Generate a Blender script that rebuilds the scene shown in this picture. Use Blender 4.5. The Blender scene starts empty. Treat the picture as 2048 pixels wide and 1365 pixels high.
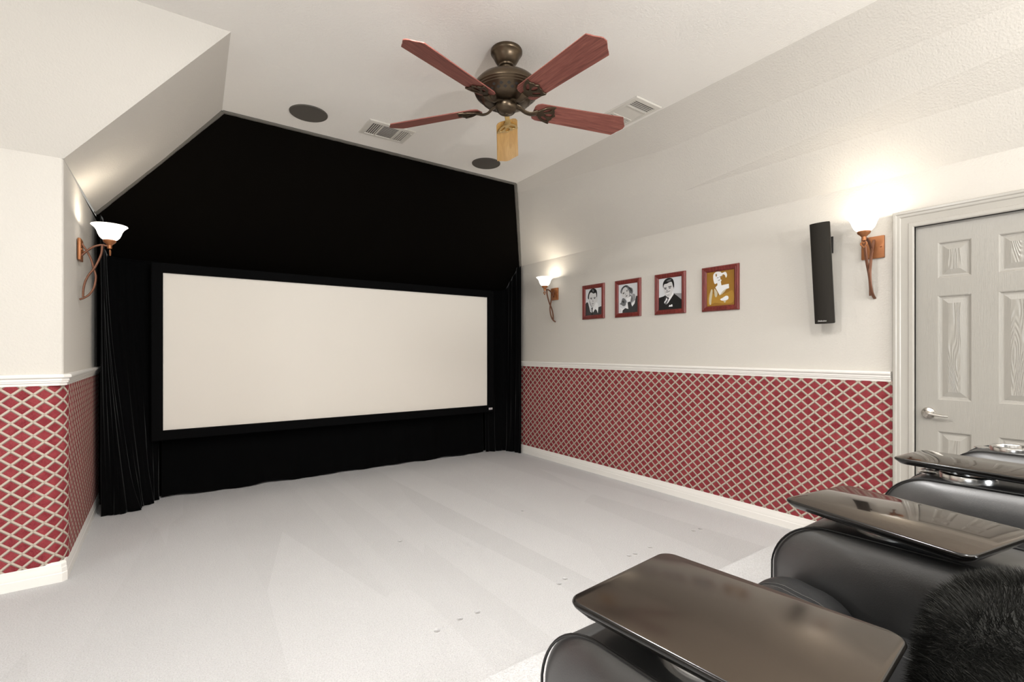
import bpy, bmesh, math, random
from mathutils import Vector, Matrix
PI = math.pi
random.seed(7)
S = bpy.context.scene
COL = S.collection

# ------------------------------------------------------------------ helpers
def lin(r, g, b):
    f = lambda c: (c/255/12.92) if c/255 <= .04045 else ((c/255+.055)/1.055)**2.4
    return (f(r), f(g), f(b), 1)

def mesh_obj(name, me, mat=None, parent=None, smooth=35):
    if mat is not None and not me.materials:
        for m in (mat if isinstance(mat, (list, tuple)) else [mat]):
            me.materials.append(m)
    if smooth:
        me.polygons.foreach_set('use_smooth', [True]*len(me.polygons))
        me.set_sharp_from_angle(angle=math.radians(smooth))
    me.update()
    o = bpy.data.objects.new(name, me)
    COL.objects.link(o)
    if parent is not None:
        o.parent = parent
    return o

def obj(name, bm, mat=None, parent=None, smooth=35, normals=True):
    if normals:
        bmesh.ops.recalc_face_normals(bm, faces=bm.faces[:])
    me = bpy.data.meshes.new(name)
    bm.to_mesh(me)
    bm.free()
    return mesh_obj(name, me, mat, parent, smooth)

def tag(o, label=None, cat=None, group=None, kind=None):
    if label: o['label'] = label
    if cat: o['category'] = cat
    if group: o['group'] = group
    if kind: o['kind'] = kind
    return o

def thing(name, label, cat, loc=(0, 0, 0), rotz=0, group=None):
    o = bpy.data.objects.new(name, None)
    COL.objects.link(o)
    o.empty_display_size = .1
    o.location = loc
    o.rotation_euler = (0, 0, rotz)
    return tag(o, label, cat, group)

def copy_tree(o, parent=None):
    c = o.copy()
    COL.objects.link(c)
    if parent is not None:
        c.parent = parent
    for ch in list(o.children):
        copy_tree(ch, c)
    return c

def add_box(bm, lo, hi, bev=0, seg=2):
    r = bmesh.ops.create_cube(bm, size=1)
    vs = r['verts']
    for v in vs:
        v.co = Vector([lo[i]+(v.co[i]+.5)*(hi[i]-lo[i]) for i in range(3)])
    if bev:
        es = list({e for v in vs for e in v.link_edges})
        bmesh.ops.bevel(bm, geom=es, offset=bev, segments=seg, profile=.5, affect='EDGES', clamp_overlap=True)

def box(lo, hi, bev=0, seg=2):
    bm = bmesh.new(); add_box(bm, lo, hi, bev, seg); return bm

def add_prism(bm, pts, off):
    """polygon pts (3D) extruded by vector off"""
    off = Vector(off)
    a = [bm.verts.new(Vector(p)) for p in pts]
    b = [bm.verts.new(Vector(p)+off) for p in pts]
    n = len(a)
    bm.faces.new(a); bm.faces.new(b[::-1])
    for i in range(n):
        bm.faces.new((a[i], b[i], b[(i+1) % n], a[(i+1) % n]))

def prism(pts, off):
    bm = bmesh.new(); add_prism(bm, pts, off); return bm

def add_lathe(bm, prof, seg=40, M=None):
    """prof: list of (r,z) ; revolve about z"""
    M = M or Matrix()
    rings = []
    for r, z in prof:
        if r < 1e-6:
            rings.append([bm.verts.new(M @ Vector((0, 0, z)))])
        else:
            rings.append([bm.verts.new(M @ Vector((r*math.cos(2*PI*k/seg), r*math.sin(2*PI*k/seg), z))) for k in range(seg)])
    for A, B in zip(rings, rings[1:]):
        for k in range(seg):
            a = [A[k % len(A)], A[(k+1) % len(A)]] if len(A) > 1 else [A[0]]
            b = [B[(k+1) % len(B)], B[k % len(B)]] if len(B) > 1 else [B[0]]
            if len(a)+len(b) >= 3:
                bm.faces.new(a+b)

def lathe(prof, seg=40, M=None):
    bm = bmesh.new(); add_lathe(bm, prof, seg, M); return bm

def catmull(pts, n=8):
    pts = [Vector(p) for p in pts]
    P = [2*pts[0]-pts[1]]+pts+[2*pts[-1]-pts[-2]]
    out = []
    for i in range(1, len(P)-2):
        p0, p1, p2, p3 = P[i-1], P[i], P[i+1], P[i+2]
        for k in range(n):
            t = k/n
            out.append(.5*((2*p1)+(-p0+p2)*t+(2*p0-5*p1+4*p2-p3)*t*t+(-p0+3*p1-3*p2+p3)*t**3))
    out.append(pts[-1])
    return out

def add_tube(bm, pts, ra, rb=None, seg=10, ref=(0, 0, 1), closed=False, taper=None):
    """tube along pts; ra half-size along side vector, rb along the other"""
    rb = rb if rb is not None else ra
    pts = [Vector(p) for p in pts]
    n = len(pts); rings = []
    for i, p in enumerate(pts):
        if closed:
            t = pts[(i+1) % n]-pts[i-1]
        else:
            t = pts[min(i+1, n-1)]-pts[max(i-1, 0)]
        t.normalize()
        s = t.cross(Vector(ref))
        if s.length < 1e-4: s = t.cross(Vector((1, 0, 0)))
        s.normalize(); u = s.cross(t)
        k = taper(i/(n-1)) if taper else 1
        rings.append([bm.verts.new(p+s*ra*k*math.cos(2*PI*j/seg)+u*rb*k*math.sin(2*PI*j/seg)) for j in range(seg)])
    m = n if closed else n-1
    for i in range(m):
        A, B = rings[i], rings[(i+1) % n]
        for j in range(seg):
            bm.faces.new((A[j], A[(j+1) % seg], B[(j+1) % seg], B[j]))
    if not closed:
        bm.faces.new(rings[0]); bm.faces.new(rings[-1])

def tube(*a, **k):
    bm = bmesh.new(); add_tube(bm, *a, **k); return bm

def add_strap(bm, pts, w, t, ref=(0, 1, 0)):
    """flat bar: rectangular section, w along ref, t in the plane of the curve"""
    pts = [Vector(p) for p in pts]; R = Vector(ref); rings = []
    for i, p in enumerate(pts):
        T = (pts[min(i+1, len(pts)-1)]-pts[max(i-1, 0)]).normalized()
        N = T.cross(R).normalized()
        b = min(w, t)*.25
        sec = [(-w/2+b, -t/2), (w/2-b, -t/2), (w/2, -t/2+b), (w/2, t/2-b), (w/2-b, t/2), (-w/2+b, t/2), (-w/2, t/2-b), (-w/2, -t/2+b)]
        rings.append([bm.verts.new(p+R*x+N*y) for x, y in sec])
    for A, B in zip(rings, rings[1:]):
        for j in range(8):
            bm.faces.new((A[j], A[(j+1) % 8], B[(j+1) % 8], B[j]))
    bm.faces.new(rings[0]); bm.faces.new(rings[-1])

def add_puffy(bm, outline, layers, M=None, scale_about=None):
    """outline: 2D loop (y,z); layers: list of (x, inset fraction) ; lofts layers along x and caps the ends"""
    M = M or Matrix()
    cy = sum(p[0] for p in outline)/len(outline); cz = sum(p[1] for p in outline)/len(outline)
    if scale_about: cy, cz = scale_about
    rings = []
    for x, k in layers:
        rings.append([bm.verts.new(M @ Vector((x, cy+(y-cy)*(1-k), cz+(z-cz)*(1-k)))) for y, z in outline])
    n = len(outline)
    for A, B in zip(rings, rings[1:]):
        for j in range(n):
            bm.faces.new((A[j], A[(j+1) % n], B[(j+1) % n], B[j]))
    bm.faces.new(rings[0]); bm.faces.new(rings[-1])

def arc(cx, cy, r, a0, a1, n=8, ry=None):
    ry = ry or r
    return [(cx+r*math.cos(math.radians(a0+(a1-a0)*k/n)), cy+ry*math.sin(math.radians(a0+(a1-a0)*k/n))) for k in range(n+1)]

def rrect(x0, y0, x1, y1, r, n=6):
    return (arc(x1-r, y1-r, r, 0, 90, n)+arc(x0+r, y1-r, r, 90, 180, n)+arc(x0+r, y0+r, r, 180, 270, n)+arc(x1-r, y0+r, r, 270, 360, n))

def plate2d(name, loops, thick, bev, mat, parent, smooth=40):
    """flat plate with holes from 2D loops (first = outline), centred on z"""
    cu = bpy.data.curves.new(name+'_c', 'CURVE'); cu.dimensions = '2D'; cu.fill_mode = 'BOTH'
    for lp in loops:
        sp = cu.splines.new('POLY'); sp.points.add(len(lp)-1)
        for p, q in zip(sp.points, lp): p.co = (q[0], q[1], 0, 1)
        sp.use_cyclic_u = True
    cu.extrude = max(thick/2-bev, 0.0005); cu.bevel_depth = bev; cu.bevel_resolution = 1
    t = bpy.data.objects.new('tmp', cu); COL.objects.link(t)
    bpy.context.view_layer.update()
    me = bpy.data.meshes.new_from_object(t.evaluated_get(bpy.context.evaluated_depsgraph_get()))
    bpy.data.objects.remove(t); bpy.data.curves.remove(cu)
    me.name = name; me.materials.clear()
    return mesh_obj(name, me, mat, parent, smooth)

def text_mesh(body, size, shear=0.3, extr=.0004):
    cu = bpy.data.curves.new('txt', 'FONT'); cu.body = body; cu.size = size; cu.shear = shear
    cu.align_x = 'CENTER'; cu.align_y = 'CENTER'; cu.extrude = extr
    t = bpy.data.objects.new('tmp', cu); COL.objects.link(t)
    bpy.context.view_layer.update()
    me = bpy.data.meshes.new_from_object(t.evaluated_get(bpy.context.evaluated_depsgraph_get()))
    bpy.data.objects.remove(t); bpy.data.curves.remove(cu)
    me.materials.clear()
    return me

# ------------------------------------------------------------------ materials
class N:
    def __init__(s, name):
        s.m = bpy.data.materials.new(name); s.m.use_nodes = True
        s.t = s.m.node_tree; s.b = s.t.nodes['Principled BSDF']
    def new(s, typ, **k):
        n = s.t.nodes.new(typ)
        for a, v in k.items():
            if a in n.inputs.keys(): n.inputs[a].default_value = v
            else: setattr(n, a, v)
        return n
    def link(s, a, b): s.t.links.new(a, b)
    def math(s, op, a, b=None):
        n = s.t.nodes.new('ShaderNodeMath'); n.operation = op
        for i, v in enumerate((a, b)):
            if v is None: continue
            if isinstance(v, (int, float)): n.inputs[i].default_value = v
            else: s.link(v, n.inputs[i])
        return n.outputs[0]
    def mix(s, fac, a, b, blend='MIX'):
        n = s.t.nodes.new('ShaderNodeMix'); n.data_type = 'RGBA'; n.blend_type = blend
        for sock, v in ((n.inputs[0], fac), (n.inputs[6], a), (n.inputs[7], b)):
            if isinstance(v, (int, float, tuple)): sock.default_value = v
            else: s.link(v, sock)
        return n.outputs[2]
    def noise(s, scale, detail=3, rough=.55, vec=None, dist=0):
        n = s.new('ShaderNodeTexNoise', Scale=scale, Detail=detail, Roughness=rough, Distortion=dist)
        s.link(vec if vec is not None else s.objc(), n.inputs['Vector'])
        return n.outputs[0]
    def objc(s):
        if not hasattr(s, '_o'): s._o = s.t.nodes.new('ShaderNodeTexCoord')
        return s._o.outputs['Object']
    def uv(s):
        s.objc(); return s._o.outputs['UV']
    def mapped(s, vec, scale=(1, 1, 1), rot=(0, 0, 0)):
        n = s.new('ShaderNodeMapping'); n.inputs['Scale'].default_value = scale; n.inputs['Rotation'].default_value = rot
        s.link(vec, n.inputs['Vector']); return n.outputs[0]
    def ramp(s, fac, stops):
        n = s.t.nodes.new('ShaderNodeValToRGB'); e = n.color_ramp.elements
        while len(e) < len(stops): e.new(.5)
        for x, (p, c) in zip(e, stops): x.position = p; x.color = c
        s.link(fac, n.inputs[0]); return n.outputs[0]
    def bump(s, h, strength=.2, dist=.002):
        n = s.new('ShaderNodeBump', Strength=strength, Distance=dist)
        s.link(h, n.inputs['Height']); s.link(n.outputs[0], s.b.inputs['Normal']); return n
    def set(s, **k):
        al = {'base': 'Base Color', 'rough': 'Roughness', 'metal': 'Metallic', 'spec': 'Specular IOR Level', 'ior': 'IOR', 'coat': 'Coat Weight',
              'coatr': 'Coat Roughness', 'sheen': 'Sheen Weight', 'sheenr': 'Sheen Roughness', 'em': 'Emission Color', 'ems': 'Emission Strength', 'tint': 'Specular Tint', 'sheent': 'Sheen Tint'}
        for a, v in k.items():
            i = s.b.inputs[al[a]]
            if isinstance(v, (int, float, tuple)): i.default_value = v
            else: s.link(v, i)
        return s

def simple(name, col, rough=.5, **k):
    n = N(name); n.set(base=col, rough=rough, **k); return n.m

def wall_mat(name, col):
    n = N(name); n.set(base=col, rough=.75, spec=.25)
    h = n.noise(95, 3, .5)
    n.bump(h, .55, .004); return n.m
M_wall = wall_mat('wall_paint', (.635, .60, .545, 1))
M_ceil = wall_mat('ceiling_paint', (.85, .82, .77, 1))

def trim_mat(name, col, rough=.32):
    n = N(name); n.set(base=col, rough=rough, spec=.45); return n.m
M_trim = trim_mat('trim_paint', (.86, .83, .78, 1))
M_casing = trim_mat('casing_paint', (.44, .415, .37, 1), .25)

def door_mat():
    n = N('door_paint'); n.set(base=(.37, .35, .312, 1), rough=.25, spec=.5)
    v = n.mapped(n.objc(), (1, 26, 2.2))
    w = n.noise(9, 3, .6, v, .6)
    v2 = n.mapped(n.objc(), (1, 70, 1.5))
    w2 = n.noise(6, 2, .5, v2)
    n.bump(n.math('ADD', w, n.math('MULTIPLY', w2, .6)), .6, .0014); return n.m
M_door = door_mat()
def panel_mat():
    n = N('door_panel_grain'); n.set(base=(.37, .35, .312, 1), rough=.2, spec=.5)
    v = n.mapped(n.objc(), (1, 7, 1.1))
    d = n.noise(1.6, 1, .4, v)
    wv = n.math('SINE', n.math('MULTIPLY', d, 150))
    n.bump(wv, .8, .0009); return n.m
M_dpanel = panel_mat()

def carpet():
    n = N('carpet_pile'); o = n.objc()
    base = n.noise(170, 2, .65)
    tracks = n.mapped(o, (2.4, .28, 1), (0, 0, math.radians(14)))
    vor = n.new('ShaderNodeTexVoronoi', Scale=1.3); n.link(tracks, vor.inputs['Vector'])
    sep = n.new('ShaderNodeSeparateColor'); n.link(vor.outputs['Color'], sep.inputs[0])
    big = n.noise(1.6, 2, .5)
    c1 = n.mix(sep.outputs[0], (.545, .537, .535, 1), (.615, .607, .605, 1))
    c2 = n.mix(n.math('MULTIPLY', big, .5), c1, (.635, .63, .632, 1))
    c3 = n.mix(n.math('MULTIPLY', n.ramp(base, [(.34, (1, 1, 1, 1)), (.58, (0, 0, 0, 1))]), .38), c2, (.33, .315, .31, 1))
    pits = None
    for (x, y) in [(1.836, 2.052), (1.769, 2.027), (1.25, 2.04), (1.151, 2.039), (1.016, 2.014), (2.583, 2.057), (2.423, 2.046), (2.369, 2.048), (3.146, 2.06), (3.073, 2.064), (2.338, 3.123), (1.29, 3.105)]:
        d = n.new('ShaderNodeVectorMath', operation='DISTANCE'); n.link(o, d.inputs[0]); d.inputs[1].default_value = (x, y, 0)
        g = n.math('MAXIMUM', n.math('SUBTRACT', 1, n.math('DIVIDE', d.outputs['Value'], .016)), 0)
        pits = g if pits is None else n.math('ADD', pits, g)
    h = n.math('SUBTRACT', n.math('MULTIPLY', base, 1.0), n.math('MULTIPLY', pits, 3.0))
    n.set(base=c3, rough=.95, spec=.1, sheen=.15, sheenr=.5)
    n.bump(h, .8, .008); return n.m
M_carpet = carpet()

def lattice():
    n = N('diamond_upholstery')
    sp = n.new('ShaderNodeSeparateXYZ'); n.link(n.uv(), sp.inputs[0])
    p = n.math('DIVIDE', sp.outputs[0], .0870); q = n.math('DIVIDE', sp.outputs[1], .0745)
    a = n.math('FRACT', n.math('ADD', n.math('ADD', p, q), 40)); b = n.math('FRACT', n.math('ADD', n.math('SUBTRACT', p, q), 40))
    # a rises upward: stripe band then grey shade band under it
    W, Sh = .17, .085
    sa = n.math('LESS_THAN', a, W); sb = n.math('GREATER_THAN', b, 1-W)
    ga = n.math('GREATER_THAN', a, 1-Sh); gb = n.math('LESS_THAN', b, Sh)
    mott = n.noise(16, 4, .65); fine = n.noise(700, 2, .7)
    red = n.mix(n.ramp(mott, [(.35, (0, 0, 0, 1)), (.68, (1, 1, 1, 1))]), (.17, .013, .021, 1), (.29, .042, .05, 1))
    red = n.mix(n.ramp(fine, [(.5, (0, 0, 0, 1)), (.75, (1, 1, 1, 1))]), red, (.42, .12, .12, 1))
    cream = n.mix(n.ramp(fine, [(.35, (0, 0, 0, 1)), (.65, (1, 1, 1, 1))]), (.45, .38, .30, 1), (.57, .50, .42, 1))
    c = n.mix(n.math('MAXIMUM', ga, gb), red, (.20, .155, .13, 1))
    c = n.mix(sb, c, cream); c = n.mix(sa, c, cream)
    c = n.mix(n.math('MULTIPLY', sa, sb), c, (.40, .345, .28, 1))
    n.set(base=c, rough=.85, spec=.15)
    n.bump(n.math('ADD', n.math('MULTIPLY', n.math('MAXIMUM', sa, sb), .4), n.math('MULTIPLY', fine, .5)), .3, .002)
    return n.m
M_lat = lattice()

def velvet(name, col, sheen=.12):
    n = N(name); n.set(base=col, rough=.9, spec=.04, sheen=sheen, sheenr=.3)
    n.bump(n.noise(420, 2, .6), .25, .001); return n.m
M_velvet = velvet('black_velvet', (.0024, .0018, .0012, 1), .0)
M_drape = velvet('black_velvet_drape', (.0020, .0020, .0021, 1), .2)
M_edge = velvet('panel_edge_lit', (.13, .12, .105, 1), .2)  # paler than the panel: grazing light along its edge painted in
M_screen = simple('screen_white', (.80, .75, .675, 1), .6, spec=.2)
M_scrframe = simple('screen_frame_black', (.0025, .0025, .0027, 1), .8, spec=.05)
M_silver = simple('silver_plate', (.75, .75, .76, 1), .35, metal=.6)
M_dark = simple('dark_gap', (.02, .018, .016, 1), .6)
M_inkgrey = simple('ink_grey', (.25, .25, .25, 1), .6)

def leather(name, b, r, ior):
    n = N(name); n.set(base=(b, b, b*1.02, 1), rough=r, ior=ior)
    v = n.new('ShaderNodeTexVoronoi', Scale=420); n.link(n.objc(), v.inputs['Vector'])
    w = n.noise(6, 3, .5)
    n.bump(n.math('ADD', n.math('MULTIPLY', v.outputs['Distance'], .35), n.math('MULTIPLY', w, 1.0)), .12, .0025); return n.m
M_leather = leather('black_leather', .016, .41, 2.1)
M_seat = leather('matte_black_leather', .011, .46, 1.45)
M_thread = simple('dark_thread', (.05, .048, .045, 1), .7)
M_piping = simple('piping_leather', (.008, .008, .008, 1), .45)
def gloss(name, r):
    n = N(name); n.set(base=(.010, .008, .007, 1), ior=1.85, tint=(1, .78, .56, 1))
    sm = n.noise(5, 3, .6)
    n.set(rough=n.math('ADD', n.math('MULTIPLY', sm, .06), r))
    w = n.noise(3.2, 2, .5)
    n.bump(w, .08, .004)
    return n.m
M_trayedge = simple('tray_edge_black', (.008, .007, .006, 1), .16)
M_gloss = gloss('piano_black', .03)
M_gloss_worn = gloss('piano_black_hazed', .15)
M_chrome = simple('chrome', (.72, .71, .69, 1), .22, metal=1)
M_nickel = simple('satin_nickel', (.62, .59, .54, 1), .26, metal=1)
M_foot = simple('black_plastic', (.015, .015, .015, 1), .5)

def wood(name, c1, c2, c3, rough=.4, axis='x', fine=1.0):
    n = N(name)
    sc = (1.3, 18, 18) if axis == 'x' else (18, 18, 1.3)
    v = n.mapped(n.objc(), sc)
    a = n.noise(3.2*fine, 4, .6, v, 1.2); b = n.noise(14*fine, 3, .6, n.mapped(n.objc(), (2, 40, 40) if axis == 'x' else (40, 40, 2)))
    c = n.ramp(a, [(.3, c1), (.52, c2), (.72, c3)])
    c = n.mix(n.math('MULTIPLY', b, .45), c, c1)
    n.set(base=c, rough=rough, spec=.4); return n.m
M_blade = wood('cherry_blade', lin(104, 58, 50), lin(144, 86, 76), lin(166, 106, 92), .5)
M_blade_lit = wood('warm_lit_blade', lin(196, 146, 74), lin(216, 170, 96), lin(228, 186, 116), .38, fine=.6)  # warm light on one fan blade, painted in as a pale wood colour
M_cherry = wood('cherry_frame', lin(84, 28, 24), lin(122, 48, 42), lin(146, 66, 58), .3, 'z')
def bronze():
    n = N('aged_bronze')
    c = n.mix(n.noise(7, 3, .6), (.060, .044, .030, 1), (.125, .090, .055, 1))
    n.set(base=c, rough=.32, metal=.8, spec=.5); return n.m
M_bronze = bronze()
M_brdark = simple('bronze_recess', (.02, .017, .014, 1), .6, metal=.3)
M_bracket_lit = simple('warm_lit_bracket', (.55, .38, .15, 1), .4, metal=.7)  # same warm light on that blade's bracket, painted in as gold
def copper():
    n = N('rust_copper')
    c = n.mix(n.noise(10, 3, .6), (.27, .10, .038, 1), (.43, .175, .068, 1))
    n.set(base=c, rough=.42, metal=.55); return n.m
M_copper = copper()
M_strap = simple('brown_strap', (.17, .072, .040, 1), .42, metal=.5)
M_shade = N('lit_frosted_glass').set(base=(.9, .87, .8, 1), rough=.5, em=(1, .95, .86, 1), ems=1.3).m
M_diff = N('added_light_diffuser').set(base=(.9, .9, .88, 1), rough=.5, em=(1, .97, .93, 1), ems=3).m
M_bulb = N('lit_bulb').set(base=(1, 1, 1, 1), em=(1, .90, .74, 1), ems=6).m
M_grille = simple('speaker_grille', (.10, .09, .078, 1), .7, spec=.2)
def cloth_black():
    n = N('speaker_cloth'); n.set(base=(.026, .023, .019, 1), rough=.85, spec=.12)
    n.bump(n.noise(900, 1, .5), .2, .0008); return n.m
M_spk = cloth_black()
M_spkbody = simple('speaker_body', (.015, .014, .013, 1), .4)
M_vent = simple('vent_enamel', (.66, .63, .57, 1), .4)
M_ventdark = simple('vent_duct', (.06, .055, .05, 1), .8)
M_white = simple('lettering_white', (.8, .79, .76, 1), .4)
def furm():
    n = N('faux_fur'); c = n.mix(n.noise(14, 3, .6), (.007, .007, .006, 1), (.030, .029, .025, 1))
    n.set(base=c, rough=.65, spec=.2, sheen=.05); return n.m
M_fur = furm()

# ------------------------------------------------------------------ setting
XW, YL, YB, YR, XN, XE = 3.68, 3.67, 5.30, -5.5, -.465, -4.5
ZT, H = 2.365, 3.09
xr = lambda y: 2.95+.028*y          # where the right slope meets the flat ceiling
def struct(name, bm, mat, parent=None, smooth=35, label=None):
    o = obj(name, bm, mat, parent, smooth)
    if parent is None: o['kind'] = 'structure'
    if label: o['label'] = label
    return o

# floor with the carpeted seating platform
bm = bmesh.new()
add_box(bm, (XE, YR, -.05), (XW, YB, 0))
RZ, RY = .22, 1.35
prof = [(YR, .0), (YR, RZ)]+[(y, z) for y, z in arc(RY-.02, RZ-.02, .02, 90, 0, 5)]+[(RY, .0)]
add_prism(bm, [(-1.3, y, z) for y, z in prof], (4.33, 0, 0))
struct('floor', bm, M_carpet)

def wall_with_hole(axis, c, out, a0, a1, z1, ha0, ha1, hz0, hz1):
    bm = bmesh.new(); t = .1*out
    for (p0, p1, q0, q1) in ((a0, ha0, 0, z1), (ha1, a1, 0, z1), (ha0, ha1, 0, hz0), (ha0, ha1, hz1, z1)):
        if axis == 'x': add_box(bm, (min(c, c+t), p0, q0), (max(c, c+t), p1, q1))
        else: add_box(bm, (p0, min(c, c+t), q0), (p1, max(c, c+t), q1))
    return bm
# right wall with the door opening
DY0, DY1, DZ = .356, .966, 2.035
struct('wall_right', wall_with_hole('x', XW, 1, YR, YB, ZT, DY0-.015, DY1+.012, -.0, DZ+.012), M_wall)
struct('wall_back', wall_with_hole('y', YR, -1, XE, XW, H, .3, 3.4, .7, 2.4), M_wall)
struct('wall_side', wall_with_hole('x', XE, -1, YR, YL, H, -2.2, .1, .8, 2.3), M_wall)
struct('wall_front', box((XN-.1, YB, 0), (XW, YB+.1, H)), M_velvet)
# left wall turning the rounded corner into the screen bay
R = .018
path = [(XE, YL)]+[(x, y) for x, y in arc(XN-R, YL+R, R, -90, 0, 6)]+[(XN, YB)]
pts = path+[(XN-.1, YB), (XN-.1, YL+.1), (XE, YL+.1)]
bm = prism([(x, y, 1.12) for x, y in pts], (0, 0, ZT-1.12))
RL = .10
path = [(XE, YL)]+[(x, y) for x, y in arc(XN-RL, YL+RL, RL, -90, 0, 10)]+[(XN, YB)]
add_prism(bm, [(x, y, 0) for x, y in path+[(XN-.11, YB), (XN-.11, YL+.11), (XE, YL+.11)]], (0, 0, 1.12))
struct('wall_left', bm, M_wall)
bm = bmesh.new()
add_prism(bm, [(xr(YR), YR, H), (xr(YB), YB, H), (.39, YB, H), (.30, 3.15, H), (XE, 3.15, H), (XE, YR, H)], (0, 0, .06))
struct('ceiling', bm, M_ceil, smooth=0)
def quad(bm, pts, off=(0, 0, .06)): add_prism(bm, pts, off)
bm = bmesh.new(); quad(bm, [(XW, YR, ZT), (XW, YB, ZT), (xr(YB), YB, H), (xr(YR), YR, H)], (.04, 0, .05))
struct('ceiling_slope_right', bm, M_wall, smooth=0)
bm = bmesh.new(); quad(bm, [(XN, YL, ZT), (.30, 3.15, H), (.39, YB, H), (XN+.03, YB, ZT)], (-.04, 0, .05))
struct('ceiling_slope_bay', bm, M_wall, smooth=0)
bm = bmesh.new(); quad(bm, [(XE, YL, ZT), (XN, YL, ZT), (.30, 3.15, H), (XE, 3.15, H)], (0, .04, .05))
struct('ceiling_slope_left', bm, M_wall, smooth=0)

# unseen windows: side one read from the floor shadow, back one added as fill
def window(name, bmf, bmm):
    o = obj(name, bmf, M_trim); o['kind'] = 'structure'
    obj('muntin', bmm, M_trim, o)
def win_x(name, x, y0, y1, z0, z1):
    bm = bmesh.new(); bmm = bmesh.new()
    for lo, hi in (((x-.1, y0, z0), (x+.02, y0+.05, z1)), ((x-.1, y1-.05, z0), (x+.02, y1, z1)), ((x-.1, y0+.05, z0), (x+.03, y1-.05, z0+.05)), ((x-.1, y0+.05, z1-.05), (x+.02, y1-.05, z1))): add_box(bm, lo, hi, .004)
    add_box(bmm, (x-.05, (y0+y1)/2-.015, z0+.05), (x-.02, (y0+y1)/2+.015, z1-.05)); window(name, bm, bmm)
def win_y(name, y, x0, x1, z0, z1):
    bm = bmesh.new(); bmm = bmesh.new()
    for lo, hi in (((x0, y-.1, z0), (x0+.05, y+.02, z1)), ((x1-.05, y-.1, z0), (x1, y+.02, z1)), ((x0+.05, y-.1, z0), (x1-.05, y+.03, z0+.05)), ((x0+.05, y-.1, z1-.05), (x1-.05, y+.02, z1))): add_box(bm, lo, hi, .004)
    add_box(bmm, ((x0+x1)/2-.02, y-.05, z0+.05), ((x0+x1)/2+.02, y-.02, z1-.05)); window(name, bm, bmm)
win_x('window_1', XE, -2.2, .1, .8, 2.3)
win_y('added_window_back', YR, .3, 3.4, .7, 2.4)

# mouldings: profile points (t out of the wall, z)
def moulding_right(bm, prof, y0, y1):
    A = [bm.verts.new((XW-t, y0, z)) for t, z in prof]; B = [bm.verts.new((XW-t, y1, z)) for t, z in prof]
    n = len(prof)
    for j in range(n): bm.faces.new((A[j], A[(j+1) % n], B[(j+1) % n], B[j]))
    bm.faces.new(A); bm.faces.new(B[::-1])
def moulding_left(bm, prof, k=.028, yend=YB):
    rings = []
    for fn in (lambda t: (XE, YL-t), lambda t: (XN+t-k, YL-t), lambda t: (XN+t, YL-t+k), lambda t: (XN+t, yend)):
        rings.append([bm.verts.new((*fn(t), z)) for t, z in prof])
    n = len(prof)
    for A, B in zip(rings, rings[1:]):
        for j in range(n): bm.faces.new((A[j], A[(j+1) % n], B[(j+1) % n], B[j]))
    bm.faces.new(rings[0]); bm.faces.new(rings[-1][::-1])
BASEP = [(0, 0), (.017, 0), (.017, .048), (.0145, .052), (.0145, .076), (.012, .082), (.012, .098), (.006, .110), (0, .112)]
RAILP = [(0, 1.095), (.012, 1.095), (.014, 1.108), (.020, 1.112), (.020, 1.118), (.024, 1.122), (.024, 1.134), (.034, 1.140), (.036, 1.150), (.030, 1.157), (.010, 1.158), (0, 1.158)]
bm = bmesh.new(); moulding_right(bm, BASEP, 1.066, YB); struct('baseboard_right', bm, M_trim, smooth=25)
bm = bmesh.new(); moulding_left(bm, BASEP, .02); struct('baseboard_left', bm, M_trim, smooth=25)
bm = bmesh.new(); moulding_right(bm, RAILP, 1.078, YB); struct('trim_1', bm, M_trim, smooth=25, label='white moulded chair rail along the wall under the pictures')
bm = bmesh.new(); moulding_left(bm, RAILP); struct('trim_2', bm, M_trim, smooth=25, label='white moulded chair rail around the corner beside the black drape')

def wainscot(name, path, z0, z1, label):
    bm = bmesh.new(); uvl = bm.loops.layers.uv.new('UVMap')
    L = [0]
    for a, b in zip(path, path[1:]): L.append(L[-1]+math.dist(a, b))
    rows = [[bm.verts.new((x, y, z)) for x, y in path] for z in (z0, z1)]
    uvv = {}
    for r, z in zip(rows, (z0, z1)):
        for v, l in zip(r, L): uvv[v] = (l, z)
    for i in range(len(path)-1):
        f = bm.faces.new((rows[0][i], rows[0][i+1], rows[1][i+1], rows[1][i]))
        for lp in f.loops: lp[uvl].uv = uvv[lp.vert]
    r = bmesh.ops.extrude_face_region(bm, geom=bm.faces[:])
    o = struct(name, bm, M_lat, label=label)
    return o
def wains(name, path, back, label):
    """padded panel: front path then the closing back path"""
    bm = bmesh.new(); uvl = bm.loops.layers.uv.new('UVMap')
    full = path+back; L = [0]
    for a, b in zip(full, full[1:]): L.append(L[-1]+math.dist(a, b))
    z0, z1 = .105, 1.10
    lo = [bm.verts.new((x, y, z0)) for x, y in full]; hi = [bm.verts.new((x, y, z1)) for x, y in full]
    n = len(full)
    for i in range(n-1):
        f = bm.faces.new((lo[i], lo[i+1], hi[i+1], hi[i]))
        for lp, uvc in zip(f.loops, ((L[i], z0), (L[i+1], z0), (L[i+1], z1), (L[i], z1))): lp[uvl].uv = uvc
    f = bm.faces.new((lo[-1], lo[0], hi[0], hi[-1]))
    bm.faces.new(lo); bm.faces.new(hi)
    return struct(name, bm, M_lat, label=label)
T = .011
wains('trim_3', [(XW-T, YB), (XW-T, 1.068)], [(XW, 1.068), (XW, YB)], 'crimson upholstered wall panel with cream diamond lattice beside the door')
R2 = .107
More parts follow.
